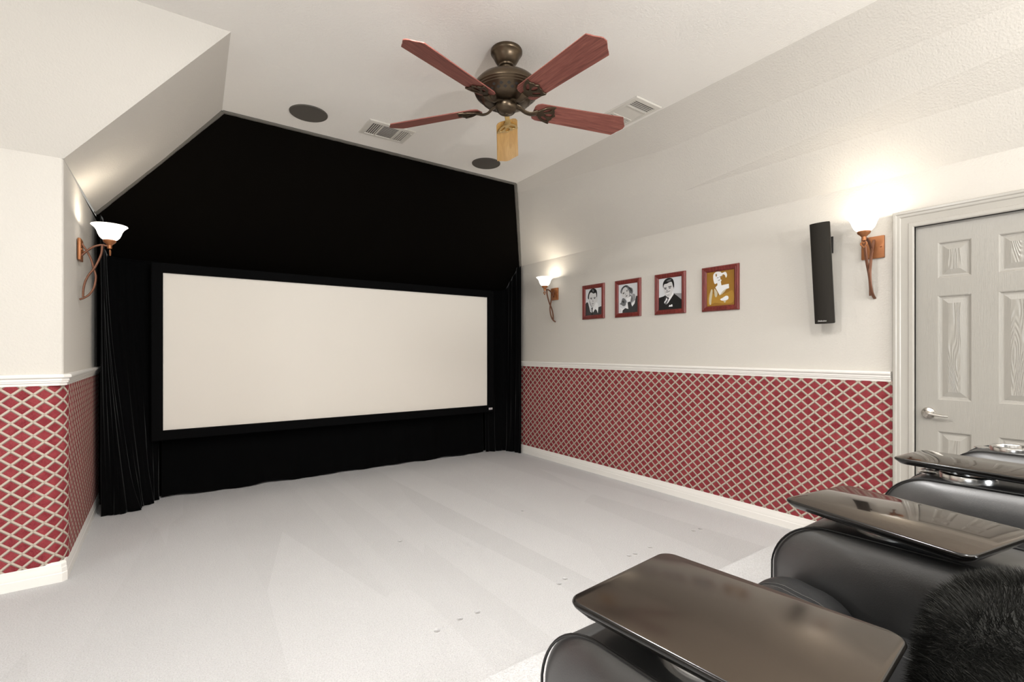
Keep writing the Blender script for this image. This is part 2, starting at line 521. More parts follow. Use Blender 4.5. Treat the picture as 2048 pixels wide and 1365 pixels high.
wains('trim_4', [(XE, YL-T)]+arc(XN+T-R2, YL-T+R2, R2, -90, 0, 14)+[(XN+T, YB)], [(XN+.001, YB)]+arc(XN+.001-RL, YL-.001+RL, RL, 0, -90, 14)+[(XE, YL-.001)], 'crimson upholstered wall panel with cream diamond lattice rounding the left corner')

# door with casing
CAS = [(-.006, 0), (-.006, .012), (.0, .016), (.018, .017), (.022, .013), (.026, .013), (.056, .018), (.060, .022), (.066, .024), (.074, .024), (.080, .029), (.092, .029), (.096, .024), (.096, 0)]
def casing(bm):
    rings = []
    Y1, Y0, Z1 = DY1+.006, DY0-.008, DZ+.006
    for fn in (lambda w: (Y1+w, 0), lambda w: (Y1+w, Z1+w), lambda w: (Y0-w, Z1+w), lambda w: (Y0-w, 0)):
        rings.append([bm.verts.new((XW-t, *fn(w))) for w, t in CAS])
    n = len(CAS)
    for A, B in zip(rings, rings[1:]):
        for j in range(n-1): bm.faces.new((A[j], A[j+1], B[j+1], B[j]))
        bm.faces.new((A[n-1], A[0], B[0], B[n-1]))
    bm.faces.new(rings[0]); bm.faces.new(rings[-1])
bm = bmesh.new(); casing(bm)
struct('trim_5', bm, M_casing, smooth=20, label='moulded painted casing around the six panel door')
bm = bmesh.new()   # jamb
for lo, hi in (((XW+.0005, DY1+.006, 0), (XW+.099, DY1+.0115, DZ+.006)), ((XW+.0005, DY0-.0145, 0), (XW+.099, DY0-.008, DZ+.006)), ((XW+.0005, DY0-.008, DZ+.006), (XW+.099, DY1+.006, DZ+.0115))): add_box(bm, lo, hi)
add_box(bm, (XW+.062, DY0-.008, 0), (XW+.075, DY1+.006, DZ+.006))
struct('trim_6', bm, M_dark, smooth=0, label='dark gap of the jamb behind the door edge')

XD = XW+.022
ycols = [DY0, .459, .606, .716, .863, DY1]           # stiles and panels
zrows = [.012, .23, .815, 1.0, 1.612, 1.715, 1.925, DZ]
bm = bmesh.new()
bmp = []
for i in range(5):
    for j in range(7):
        y0, y1, z0, z1 = ycols[i], ycols[i+1], zrows[j], zrows[j+1]
        if i in (1, 3) and j in (1, 3, 5):
            loops = []
            for ins, dep in ((0, 0), (.006, .003), (.009, .0075), (.016, .009), (.020, .009), (.047, .002)):
                loops.append([bm.verts.new((XD+dep, y, z)) for y, z in ((y0+ins, z0+ins), (y1-ins, z0+ins), (y1-ins, z1-ins), (y0+ins, z1-ins))])
            for A, B in zip(loops, loops[1:]):
                for k in range(4): bm.faces.new((A[k], A[(k+1) % 4], B[(k+1) % 4], B[k]))
            f = bm.faces.new(loops[-1]); f.material_index = 1
        else:
            bm.faces.new([bm.verts.new((XD, y, z)) for y, z in ((y0, z0), (y1, z0), (y1, z1), (y0, z1))])
bmesh.ops.remove_doubles(bm, verts=bm.verts[:], dist=1e-5)
# sides and back of the slab
bb = [bm.verts.new((XD+.035, y, z)) for y, z in ((DY0, .012), (DY1, .012), (DY1, DZ), (DY0, DZ))]
bm.faces.new(bb)
bord = [e for e in bm.edges if e.is_boundary and not any(v in bb for v in e.verts)]
r = bmesh.ops.extrude_edge_only(bm, edges=bord)
for v in [g for g in r['geom'] if isinstance(g, bmesh.types.BMVert)]: v.co.x = XD+.035
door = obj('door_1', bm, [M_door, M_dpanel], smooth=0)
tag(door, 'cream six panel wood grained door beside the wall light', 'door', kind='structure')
Mx = Matrix.Translation((XD, .905, .917)) @ Matrix.Rotation(-PI/2, 4, 'Y')
hd = obj('door_handle', lathe([(0.034, 0), (.034, .004), (.031, .009), (.022, .013), (.014, .016), (.0125, .04), (.0, .041)], 32, Mx), M_nickel, door)
lp = catmull([(XD-.043, .908, .918), (XD-.046, .888, .917), (XD-.045, .862, .912), (XD-.043, .835, .909), (XD-.039, .808, .909)], 6)
obj('lever', tube(lp, .0085, .0075, 12, taper=lambda t: 1.2-.5*abs(t-.15)-.35*max(0, t-.8)), M_nickel, hd)
obj('latch', box((XD+.004, DY1-.0005, .9), (XD+.028, DY1+.004, .955), .001), M_nickel, door)

# ------------------------------------------------------------------ screen bay
Zs = lambda y: H-(y-4.22)*.985        # the black panel's slope
yt = 4.22
bm = bmesh.new()
nrm = Vector((0, -.985, -1)).normalized()
yb = 5.292
zz = lambda y: Zs(y)
# outline on the slope plane: flat-ceiling edge, side slopes, side walls, bottom
ySl = 4.22+(H-ZT)/.985
outl = [(.352, yt), (xr(yt)-.005, yt), (XW-.004, ySl), (XW-.004, yb), (XN+.03, yb), (XN+.024, ySl)]
add_prism(bm, [(x, y, zz(y)-.002) for x, y in outl], -nrm*.02)
panel = obj('black_fabric_panel', bm, M_velvet, None, 0)
tag(panel, 'large black velvet panel sloping from the ceiling down to the projection screen', 'fabric panel')
bm = bmesh.new()
edge = [(XN+.024, ySl), (.352, yt), (xr(yt)-.005, yt), (XW-.004, ySl)]
P = [Vector((x, y, zz(y)-.004)) for x, y in edge]
for a, b in zip(P, P[1:]):
    n = max(2, int((b-a).length/.03)); seg = [a.lerp(b, k/n) for k in range(n+1)]
    seg = [s+Vector((random.uniform(-1, 1), random.uniform(-1, 1), random.uniform(-1, 1)))*.0012 for s in seg]
    add_tube(bm, seg, .017, .014, 8)
obj('lit_edge', bm, M_edge, panel)

# screen
YSC = 5.10
scr = thing('projection_screen', 'wide blank white projection screen in a black frame on the black draped wall', 'projection screen', (1.62, YSC, .53))
sx0, sx1, sz0, sz1 = -.017, 3.264, .607, 1.954
tl = lambda bm: (bmesh.ops.translate(bm, verts=bm.verts[:], vec=(-1.62, -YSC, -.53)), bm)[1]
obj('screen_surface', tl(box((sx0-.01, YSC, sz0-.01), (sx1+.01, YSC+.006, sz1+.01))), M_screen, scr)
bm = bmesh.new()
W = .082
fp = [(0, 0), (0, -.018), (.006, -.03), (W-.006, -.034), (W, -.03), (W, .03), (0, .03)]
rings = []
for fn in (lambda w: (sx0-w, sz0-w), lambda w: (sx1+w, sz0-w), lambda w: (sx1+w, sz1+w), lambda w: (sx0-w, sz1+w)):
    rings.append([bm.verts.new((fn(w)[0], YSC+t, fn(w)[1])) for w, t in fp])
for i in range(4):
    A, B = rings[i], rings[(i+1) % 4]
    for j in range(len(fp)): bm.faces.new((A[j], A[(j+1) % len(fp)], B[(j+1) % len(fp)], B[j]))
obj('frame', tl(bm), M_scrframe, scr, 30)
pl = obj('label_plate', tl(box((3.268, YSC-.037, .553), (3.322, YSC-.032, .578), .001)), M_silver, scr)
obj('lettering', tl(box((3.276, YSC-.0376, .566), (3.298, YSC-.037, .569))), M_inkgrey, pl)

def drape(name, ptop, pbot, zlo, zhi, folds, amp, mat, label, cat, seed, thick=.005, hem=None, gather=0):
    """cloth hung from a plan path (ptop) and falling to another (pbot), with folds"""
    rnd = random.Random(seed)
    def sample(path, nu):
        pts = catmull([(x, y, 0) for x, y in path], 60); L = [0]
        for a, b in zip(pts, pts[1:]): L.append(L[-1]+(b-a).length)
        out = []; k = 0
        for i in range(nu+1):
            l = L[-1]*i/nu
            while k < len(L)-2 and L[k+1] < l: k += 1
            t = (l-L[k])/max(1e-9, L[k+1]-L[k])
            T_ = (pts[min(k+1, len(pts)-1)]-pts[max(k-1, 0)]).normalized()
            out.append((pts[k].lerp(pts[k+1], t), Vector((T_.y, -T_.x, 0))))
        return out, L[-1]
    nu = max(90, int(sample(ptop, 10)[1]/.006)); nv = 60
    A, _ = sample(ptop, nu); B, _ = sample(pbot, nu)
    ph = [(rnd.uniform(.7, 1.3)*folds*(1+.8*(q == 3)), rnd.uniform(0, 6.28), rnd.uniform(.4, 1)) for q in range(4)]
    bm = bmesh.new(); rows = []
    for j in range(nv+1):
        v = j/nv; row = []; w = (1-v)**1.5
        for i in range(nu+1):
            u = i/nu
            p = A[i][0].lerp(B[i][0], w); nn = A[i][1].lerp(B[i][1], w).normalized()
            z = zlo+(zhi(A[i][0].x, A[i][0].y)-zlo)*v
            d = 0
            for q, (fr, a, wt) in enumerate(ph):
                d += wt*math.sin(6.283*fr*u+a+1.1*math.sin(2.4*(1-v)*(1+q*.4)+a))
            d = d/2.4*amp*(1.3-.75*v)
            if gather and v < .2:      # cloth bunching on the floor
                q = (1-v/.2)
                d += gather*q*q*(.5+.5*math.sin(6.283*folds*.45*u+1.3+2.5*q))
            ends = min(1, min(u, 1-u)/.06)
            if hem: z += hem(u)*(1-v)**2
            row.append(bm.verts.new((p.x+nn.x*d*ends, p.y+nn.y*d*ends, z)))
        rows.append(row)
    for A_, B_ in zip(rows, rows[1:]):
        for i in range(nu): bm.faces.new((A_[i], A_[i+1], B_[i+1], B_[i]))
    o = obj(name, bm, mat, None, 180)
    m = o.modifiers.new('thick', 'SOLIDIFY'); m.thickness = thick; m.offset = 0
    return tag(o, label, cat)
ztop = lambda x, y: min(Zs(y)-.035, ZT-.02)
drape('side_drape', [(XN+.058, 4.90), (XN+.058, 5.08), (XN+.07, 5.20), (-.25, 5.225), (-.05, 5.225)], [(-.405, 4.895), (-.33, 4.925), (-.235, 4.905), (-.15, 5.04), (-.05, 5.13+.07)], .004, ztop, 8, .016, M_drape,
      'black velvet drape hanging left of the screen behind the glowing wall light', 'drape', 3, gather=.04)
drape('side_drape', [(3.30, 5.225), (3.45, 5.225), (3.60, 5.20), (3.622, 5.05), (3.622, 4.87)], [(3.31, 5.20), (3.44, 5.18), (3.56, 5.13), (3.61, 4.99), (3.622, 4.87)], .004, ztop, 6, .016, M_drape,
      'black velvet drape gathered in the corner between the screen and the pictures', 'drape', 5, gather=.03)
drape('screen_skirt', [(-.03, 5.235), (.8, 5.235), (1.6, 5.235), (2.6, 5.235), (3.28, 5.235)], [(-.03, 5.215), (.4, 5.20), (1.2, 5.21), (2.2, 5.215), (2.9, 5.20), (3.28, 5.215)], .004, lambda x, y: .60, 9, .015, M_drape,
      'low black velvet skirt hanging below the projection screen', 'skirt', 11, gather=.02, hem=lambda u: .008*(1+math.sin(31*u)))

# ------------------------------------------------------------------ wall lights
def sconce():
    t = thing('wall_sconce', 'x', 'wall light')
    obj('backplate', box((0, -.062, -.07), (.016, .062, .07), .003), M_copper, t)
    for s in (-1, 1):
        obj('screw', lathe([(.005, 0), (.005, .003), (.0035, .007), (0, .008)], 12, Matrix.Translation((.016, s*.045, .0)) @ Matrix.Rotation(PI/2, 4, 'Y')), M_copper, t)
    A = [(.014, -.034), (.042, 0), (.074, .030), (.112, .046), (.15, .044)]
    B = [(.014, .046), (.040, -.002), (.062, -.058), (.074, -.115), (.084, -.168), (.075, -.236), (.054, -.282), (.028, -.308), (.003, -.322)]
    Cc = [(.118, .042), (.114, -.008), (.098, -.062), (.076, -.115), (.050, -.16), (.033, -.205), (.024, -.255), (.022, -.306)]
    for P_, y in ((A, .0), (B, .008), (Cc, -.008)):
        bm = bmesh.new(); add_strap(bm, catmull([(d, y*(1-abs(i/(len(P_)-1)*2-1)*.0), z) for i, (d, z) in enumerate(P_)], 8), .016, .0115)
        obj('arm', bm, M_strap, t)
    M = Matrix.Translation((.155, 0, 0))
    obj('cup', lathe([(0, .028), (.013, .028), (.013, .05), (.02, .058), (.033, .070), (.036, .080), (.034, .084), (0, .084)], 32, M), M_copper, t)
    hp = []
    for k in range(28):
        a = 2*PI*k/28
        hp.append((.158, .0165*math.sin(a)**3*1.0, .003+.0018*(6.5*math.cos(a)-2.5*math.cos(2*a)-1*math.cos(3*a)-.5*math.cos(4*a))*1.25))
    bm = bmesh.new(); add_tube(bm, hp, .0045, .0045, 8, ref=(1, 0, 0), closed=True)
    obj('finial', bm, M_copper, t)
    prof = [(.030, .083), (.042, .090), (.054, .104), (.062, .122), (.068, .142), (.078, .160), (.092, .174), (.099, .180), (.097, .183), (.090, .177), (.075, .162), (.064, .142), (.058, .122), (.050, .106), (.038, .094), (0, .090)]
    sh = obj('shade', lathe(prof, 48, M), M_shade, t)
    obj('bulb', lathe([(0, .091), (.012, .095), (.014, .11), (.022, .125), (.023, .135), (.015, .148), (0, .152)], 24, M), M_bulb, sh)
    return t
sc0 = sconce()
spots = [((XN+.005, 4.21, 1.945), 0, 'copper wall light glowing in front of the black drape'),
         ((XW, 4.285, 1.945), PI, 'copper wall light farther along the picture wall, by the screen corner'),
         ((XW, 1.175, 1.945), PI, 'copper wall light between the tall black speaker and the door')]
for i, (loc, rz, lab) in enumerate(spots):
    s = sc0 if i == 0 else copy_tree(sc0)
    s.location = loc; s.rotation_euler = (0, 0, rz); s['label'] = lab; s['group'] = 'copper wall lights'
    L = bpy.data.lights.new('sconce_bulb_light', 'POINT'); L.energy = 1.8; L.color = (1, .92, .80); L.shadow_soft_size = .02
    lo = bpy.data.objects.new('sconce_bulb_light', L); COL.objects.link(lo)
    d = .155 if rz == 0 else -.155
    lo.location = (loc[0]+d, loc[1], loc[2]+.168)

# ------------------------------------------------------------------ pictures
INK = {k: simple('print_'+k, c, .35, spec=.5) for k, c in {
    'pale': lin(212, 214, 216), 'white': lin(232, 232, 232), 'skin': lin(206, 205, 204), 'mid': lin(150, 150, 152), 'grey': lin(108, 109, 111),
    'dark': lin(52, 52, 53), 'black': lin(24, 25, 25), 'gold': lin(150, 108, 40), 'gold2': lin(172, 130, 52), 'lace': lin(196, 186, 160)}.items()}
def ell(cx, cy, rx, ry, rot=0, n=20):
    r = math.radians(rot)
    return [(cx+rx*math.cos(2*PI*k/n)*math.cos(r)-ry*math.sin(2*PI*k/n)*math.sin(r), cy+rx*math.cos(2*PI*k/n)*math.sin(r)+ry*math.sin(2*PI*k/n)*math.cos(r)) for k in range(n)]
def smoothp(pts, n=4):
    m = len(pts); out = []
    for i in range(m):
        p0, p1, p2, p3 = (Vector((*pts[(i+d) % m], 0)) for d in (-1, 0, 1, 2))
        for k in range(n):
            t = k/n
            v = .5*((2*p1)+(-p0+p2)*t+(2*p0-5*p1+4*p2-p3)*t*t+(-p0+3*p1-3*p2+p3)*t**3)
            out.append((min(1, max(0, v.x)), min(1, max(0, v.y))))
    return out
ART = [
 # man with dark side-parted hair resting his cheek on his hand
 [('pale', [(0, 0), (1, 0), (1, 1), (0, 1)]),
  ('white', smoothp([(.60, .0), (.62, .25), (.55, .4), (.62, .47), (.75, .42), (.80, .3), (.82, .15), (.80, .0)])),
  ('skin', ell(.70, .56, .05, .10, -15)),
  ('dark', [(0, 0), (0, .44), (.06, .50), (.14, .50), (.34, .18), (.45, .12), (.62, .22), (.70, .17), (.76, .06), (.80, .28), (1, .31), (1, 0)]),
  ('white', [(.15, .52), (.20, .42), (.30, .22), (.36, .14), (.40, .26), (.50, .25), (.56, .36), (.60, .26), (.50, .12), (.40, .08), (.30, .14)]),
  ('black', [(.36, .28), (.46, .28), (.44, .18), (.47, .0), (.36, .0), (.39, .18)]),
  ('black', smoothp([(.17, .62), (.16, .76), (.24, .90), (.38, .985), (.56, .985), (.69, .90), (.72, .75), (.68, .64), (.40, .60)])),
  ('skin', smoothp([(.22, .62), (.24, .78), (.34, .86), (.50, .80), (.63, .82), (.675, .70), (.66, .52), (.58, .38), (.46, .29), (.36, .31), (.27, .42)])),
  ('mid', smoothp([(.23, .58), (.28, .42), (.37, .31), (.46, .29), (.38, .36), (.31, .48)])),
  ('grey', smoothp([(.42, .96), (.52, .93), (.50, .86), (.45, .88)])),
  ('black', [(.29, .655), (.42, .66), (.43, .645), (.30, .625)]), ('black', [(.50, .66), (.64, .665), (.63, .64), (.50, .645)]),
  ('dark', ell(.37, .615, .045, .016)), ('dark', ell(.565, .618, .045, .016)),
  ('mid', [(.46, .60), (.50, .50), (.44, .49)]), ('dark', [(.38, .435), (.52, .445), (.50, .425), (.40, .418)]), ('mid', ell(.45, .375, .05, .012))],
 # woman with wavy hair looking up, hand beneath her chin
 [('pale', [(0, 0), (1, 0), (1, 1), (0, 1)]),
  ('mid', smoothp([(.74, .62), (.86, .60), (.88, .44), (.80, .30), (.70, .40)])),
  ('grey', smoothp([(.12, .70), (.14, .84), (.28, .93), (.46, .94), (.60, .87), (.72, .82), (.76, .70), (.70, .58), (.76, .46), (.70, .36), (.66, .30), (.60, .46), (.40, .60)])),
  ('grey', smoothp([(.06, .33), (.14, .37), (.18, .48), (.26, .52), (.38, .46), (.43, .36), (.38, .27), (.26, .24), (.16, .29)])),
  ('white', smoothp([(.08, .22), (.14, .10), (.22, .0), (.52, .0), (.50, .20), (.46, .36), (.40, .33), (.36, .18), (.20, .16)])),
  ('white', smoothp([(.70, .28), (.84, .40), (.90, .34), (.82, .2), (.74, .18)])),
  ('dark', [(.20, .0), (.22, .10), (.36, .17), (.52, .13), (.48, .36), (.62, .38), (.72, .20), (.84, .30), (.92, .55), (1, .54), (1, 0)]),
  ('skin', smoothp([(.17, .66), (.24, .83), (.38, .89), (.50, .80), (.58, .66), (.56, .54), (.44, .47), (.30, .52), (.20, .58)])),
  ('white', smoothp([(.40, .50), (.52, .52), (.66, .56), (.64, .44), (.60, .38), (.48, .40)])),
  ('dark', smoothp([(.16, .80), (.22, .90), (.36, .95), (.50, .93), (.46, .90), (.34, .90), (.24, .86)])),
  ('dark', smoothp([(.52, .88), (.62, .84), (.70, .76), (.66, .70), (.62, .78), (.56, .82)])),
  ('dark', smoothp([(.16, .40), (.26, .44), (.32, .38), (.28, .34), (.22, .38)])),
  ('pale', smoothp([(.62, .66), (.68, .64), (.68, .58), (.63, .60)])),
  ('black', [(.22, .69), (.32, .73), (.32, .715), (.23, .67)]), ('black', [(.41, .77), (.50, .80), (.50, .785), (.42, .755)]),
  ('dark', ell(.28, .675, .04, .014, 22)), ('dark', ell(.46, .745, .035, .013, 22)),
  ('mid', [(.37, .69), (.40, .62), (.36, .62)]), ('dark', smoothp([(.38, .57), (.44, .60), (.48, .60), (.43, .56)]))],
 # smiling man with moustache, dark suit, tie and pocket square
 [('pale', [(0, 0), (1, 0), (1, 1), (0, 1)]),
  ('mid', [(.62, .50), (1, .47), (1, .22), (.7, .30)]),
  ('black', [(0, 0), (0, .40), (.20, .43), (.34, .48), (.64, .50), (.78, .42), (1, .27), (1, 0)]),
  ('white', [(.30, .50), (.26, .30), (.24, .22), (.34, .17), (.42, .22), (.66, .47), (.62, .56)]),
  ('dark', [(.34, .40), (.42, .42), (.46, .34), (.40, .31)]), ('grey', [(.38, .32), (.43, .31), (.34, .16), (.25, .20)]),
  ('dark', [(.34, .48), (.40, .42), (.34, .38), (.30, .30), (.22, .24), (.28, .44)]),
  ('black', smoothp([(.20, .70), (.19, .84), (.28, .95), (.44, .99), (.60, .95), (.67, .82), (.67, .66), (.60, .62), (.3, .62)])),
  ('skin', smoothp([(.21, .66), (.24, .80), (.36, .82), (.50, .86), (.58, .84), (.63, .70), (.66, .66), (.62, .58), (.58, .48), (.46, .39), (.36, .41), (.26, .52)])),
  ('grey', smoothp([(.34, .90), (.46, .94), (.56, .93), (.50, .89), (.42, .88)])),
  ('black', [(.23, .705), (.35, .70), (.35, .68), (.24, .68)]), ('black', [(.42, .72), (.56, .735), (.56, .71), (.43, .695)]),
  ('dark', ell(.30, .655, .045, .015)), ('dark', ell(.49, .672, .045, .015, 8)),
  ('mid', [(.35, .65), (.34, .575), (.42, .58)]),
  ('dark', smoothp([(.31, .562), (.39, .560), (.50, .588), (.48, .568), (.39, .545), (.33, .548)])),
  ('white', smoothp([(.33, .530), (.42, .528), (.49, .545), (.44, .512), (.37, .508)])), ('mid', ell(.42, .455, .06, .012, 8)),
  ('white', [(.44, .09), (.48, .15), (.52, .13), (.56, .16), (.60, .155), (.61, .09)])],
 # woman in white on a gold ground
 [('gold', [(0, 0), (1, 0), (1, 1), (0, 1)]),
  ('gold2', smoothp([(.05, .04), (.3, .1), (.6, .06), (.95, .08), (.94, .4), (.7, .35), (.4, .3), (.1, .4)])),
  ('lace', smoothp([(.10, .08), (.16, .06), (.18, .20), (.22, .44), (.18, .50), (.13, .40), (.09, .22)])),
  ('white', smoothp([(.24, .84), (.26, .93), (.36, .985), (.50, .97), (.56, .93), (.68, .95), (.74, .86), (.70, .78), (.66, .86), (.58, .88), (.54, .72), (.38, .66), (.30, .64), (.26, .72)])),
  ('white', [(.38, .70), (.52, .68), (.54, .58), (.62, .59), (.80, .60), (.81, .48), (.70, .46), (.56, .38), (.48, .30), (.40, .42), (.32, .54), (.40, .60)]),
  ('white', smoothp([(.34, .84), (.40, .92), (.50, .90), (.55, .82), (.53, .70), (.45, .65), (.38, .69)])),
  ('lace', smoothp([(.28, .50), (.34, .46), (.40, .36), (.36, .26), (.30, .30)])), ('lace', smoothp([(.50, .32), (.60, .42), (.72, .47), (.66, .40), (.56, .33)])),
  ('white', smoothp([(.50, .19), (.58, .22), (.70, .27), (.78, .25), (.78, .17), (.66, .14), (.54, .15)])),
  ('lace', smoothp([(.62, .14), (.70, .14), (.67, .08), (.63, .10)])),
  ('grey', ell(.41, .81, .035, .010, 8)), ('grey', ell(.50, .83, .030, .010, 8)), ('mid', smoothp([(.41, .735), (.47, .75), (.51, .75), (.46, .72)])),
  ('gold', smoothp([(.34, .93), (.38, .90), (.36, .84), (.33, .88)])), ('gold', smoothp([(.50, .80), (.56, .86), (.56, .76), (.53, .74)]))],
]
LAB = ['cherry framed grey portrait of a man resting his head on his hand', 'cherry framed grey portrait of a curly haired woman, hand under her chin',
       'cherry framed grey portrait of a moustached man in a dark suit', 'cherry framed portrait of a pale haired woman on a gold ground']
FC = [(3.660, 1.806, .318, .364), (3.192, 1.802, .322, .366), (2.706, 1.801, .324, .368), (2.223, 1.797, .324, .366)]
for (yc, zc, w, h), art, lab in zip(FC, ART, LAB):
    t = thing('framed_portrait', lab, 'framed picture', (XW, yc, zc), -PI/2, 'framed portraits on the wall')
    # local: x to the viewer's right, z up, -y into the room
    fw = .042
    bm = bmesh.new(); rings = []
    fprof = [(0, 0), (0, -.012), (.004, -.018), (.012, -.022), (.020, -.018), (.026, -.020), (.034, -.016), (fw, -.008), (fw, 0)]
    for sx, sz in ((-1, -1), (1, -1), (1, 1), (-1, 1)):
        rings.append([bm.verts.new((sx*(w/2-q), d, sz*(h/2-q))) for q, d in fprof])
    for i in range(4):
        A, B = rings[i], rings[(i+1) % 4]
        for j in range(len(fprof)-1): bm.faces.new((A[j], A[j+1], B[j+1], B[j]))
    obj('frame', bm, M_cherry, t, 25)
    pw, ph = w-2*fw+.004, h-2*fw+.004
    names = []; bm = bmesh.new()
    add_box(bm, (-pw/2, -.004, -ph/2), (pw/2, -.0015, ph/2))
    for f in bm.faces: f.material_index = 0
    for li, (ink, poly) in enumerate(art):
        if ink not in names: names.append(ink)
        vs = [bm.verts.new(((min(1, max(0, x))-.5)*pw, -.0042-.00006*li, (min(1, max(0, y))-.5)*ph)) for x, y in poly]
        e = [bm.edges.new((vs[i], vs[(i+1) % len(vs)])) for i in range(len(vs)) if (vs[i].co-vs[(i+1) % len(vs)].co).length > 1e-9]
        fs = bmesh.ops.triangle_fill(bm, use_beauty=True, edges=e)
        for g in fs['geom']:
            if isinstance(g, bmesh.types.BMFace):
                g.material_index = names.index(ink)
                g.normal_update()
                if g.normal.y > 0: g.normal_flip()
    obj('print', bm, [INK[k] for k in names], t, 0, normals=False)

# ------------------------------------------------------------------ tall wall speaker
sp = thing('wall_speaker', 'tall black curved speaker on the wall between the portraits and the door', 'speaker', (XW, 1.42, 1.80), PI)
ang = math.atan2(.08, .664)
Ms = Matrix.Translation((.14, 0, 0)) @ Matrix.Rotation(ang, 4, 'Y')      # local x out of the wall; leans out at the top
def spk_loft(bm, sec, z0, z1):
    rings = [[bm.verts.new(Ms @ Vector((x, y, z))) for x, y in sec] for z in (z0, z1)]
    n = len(sec)
    for j in range(n): bm.faces.new((rings[0][j], rings[0][(j+1) % n], rings[1][(j+1) % n], rings[1][j]))
    bm.faces.new(rings[0]); bm.faces.new(rings[1])
front = [(-.012, -.0595)]+[(-.012+.042*math.cos(math.radians(a)), .0595*math.sin(math.radians(a))) for a in range(-75, 76, 10)]+[(-.012, .0595)]
bm = bmesh.new(); spk_loft(bm, front, -.332, .332); obj('grille', bm, M_spk, sp, 40)
bm = bmesh.new(); spk_loft(bm, [(-.0125, -.058), (-.0125, .058), (-.055, .046), (-.068, .025), (-.068, -.025), (-.055, -.046)], -.330, .330); obj('cabinet', bm, M_spkbody, sp, 30)
bm = bmesh.new()
add_box(bm, (0, -.018, .15), (.012, .018, .262), .002); add_box(bm, (.012, -.010, .19), (.10, .010, .222), .002)
obj('bracket', bm, M_spkbody, sp)
me = text_mesh('Definitive', .0135)
me.transform(Ms @ Matrix.Translation((.0305, 0, -.313)) @ Matrix(((0, 0, 1, 0), (1, 0, 0, 0), (0, 1, 0, 0), (0, 0, 0, 1))))
mesh_obj('logo', me, M_white, sp, 0)

# ------------------------------------------------------------------ ceiling speakers and vents
for i, (x, y, lab) in enumerate([(.883, 3.885, 'round dark speaker grille in the ceiling, beside the vent half behind the fan'), (2.505, 3.93, 'round dark speaker grille in the ceiling, beside the fan blade painted as warmly lit')]):
    t = thing('ceiling_speaker', lab, 'ceiling speaker', (x, y, H), 0, 'ceiling speakers')
    obj('grille', lathe([(0, -.006), (.126, -.006), (.1265, -.0055)], 64), M_grille, t)
    obj('rim', lathe([(.1265, 0), (.1265, -.0075), (.131, -.008), (.135, -.005), (.136, 0)], 64), M_grille, t)

def vent():
    t = thing('ceiling_vent', 'x', 'vent')
    a, b = .192, .140
    bm = bmesh.new()
    add_box(bm, (-a+.035, -b+.03, -.0012), (a-.035, b-.03, -.0004)); obj('duct', bm, M_ventdark, t)
    bm = bmesh.new(); rings = []
    fp = [(0, 0), (0, -.003), (.006, -.008), (.03, -.011), (.036, -.011), (.038, -.004)]
    for sx, sy in ((-1, -1), (1, -1), (1, 1), (-1, 1)): rings.append([bm.verts.new((sx*(a-q), sy*(b-q), z)) for q, z in fp])
    for i in range(4):
        A, B = rings[i], rings[(i+1) % 4]
        for j in range(len(fp)-1): bm.faces.new((A[j], A[j+1], B[j+1], B[j]))
    xi, yi = a-.036, b-.036
    xm = .07
    for s in (-1, 1): add_box(bm, (s*xm-.006, -yi, -.011), (s*xm+.006, yi, -.003))
    obj('frame', bm, M_vent, t, 25)
    def slat(lo, hi, along, tilt):
        bm = bmesh.new(); add_box(bm, (-hi[0], -hi[1], -.0006), (hi[0], hi[1], .0006))
        bmesh.ops.rotate(bm, verts=bm.verts[:], cent=(0, 0, 0), matrix=Matrix.Rotation(tilt, 3, along))
        bmesh.ops.translate(bm, verts=bm.verts[:], vec=lo); obj('slat', bm, M_vent, t, 0)
    for s in (-1, 1):
        for k in range(5):
            slat((s*(xm+.016+k*.0165), 0, -.0070), (.0048, yi, 0), 'Y', s*.12)
    for k in range(13):
        slat((0, -yi+.010+k*(2*yi-.02)/12, -.0070), (xm-.006, .0060, 0), 'X', .3)
    obj('lever', box((a-.035, -b+.045, -.016), (a-.018, -b+.049, -.010), .0008), M_vent, t)
    return t
v0 = vent()
v0.location = (1.482, 3.835, H); v0['label'] = 'white ceiling vent partly hidden by the fan blade pointing at the screen side'; v0['group'] = 'ceiling vents'
v1 = copy_tree(v0); v1.location = (2.845, 2.46, H); v1.rotation_euler = (0, 0, PI/2)
v1['label'] = 'white ceiling vent at the edge of the slope above the portraits'

# ------------------------------------------------------------------ ceiling fan
FX, FY = 1.665, 2.385
fan = thing('ceiling_fan', 'bronze ceiling fan with four cherry blades and one blade painted as warmly lit', 'ceiling fan', (FX, FY, H))
obj('canopy', lathe([(0, 0), (.092, 0), (.095, -.006), (.095, -.018), (.090, -.026), (.084, -.03), (.076, -.05), (.060, -.078), (.046, -.088), (.044, -.096), (.030, -.1), (0, -.1)], 48), M_bronze, fan)
obj('downrod', lathe([(0, -.08), (.030, -.085), (.033, -.10), (.024, -.122), (.014, -.128), (.014, -.15), (0, -.15)], 24), M_bronze, fan)
motor = obj('motor_housing', lathe([(0, -.148), (.03, -.148), (.075, -.152), (.128, -.166), (.168, -.188), (.190, -.212), (.197, -.232), (.196, -.243), (.190, -.248), (.191, -.256), (.184, -.261), (.185, -.268), (.177, -.273), (.150, -.300), (.140, -.309), (.120, -.314), (.07, -.316), (0, -.316)], 64), M_bronze, fan)
bm = bmesh.new()   # pierced band: recesses drawn as dark diamonds set in the lower cone
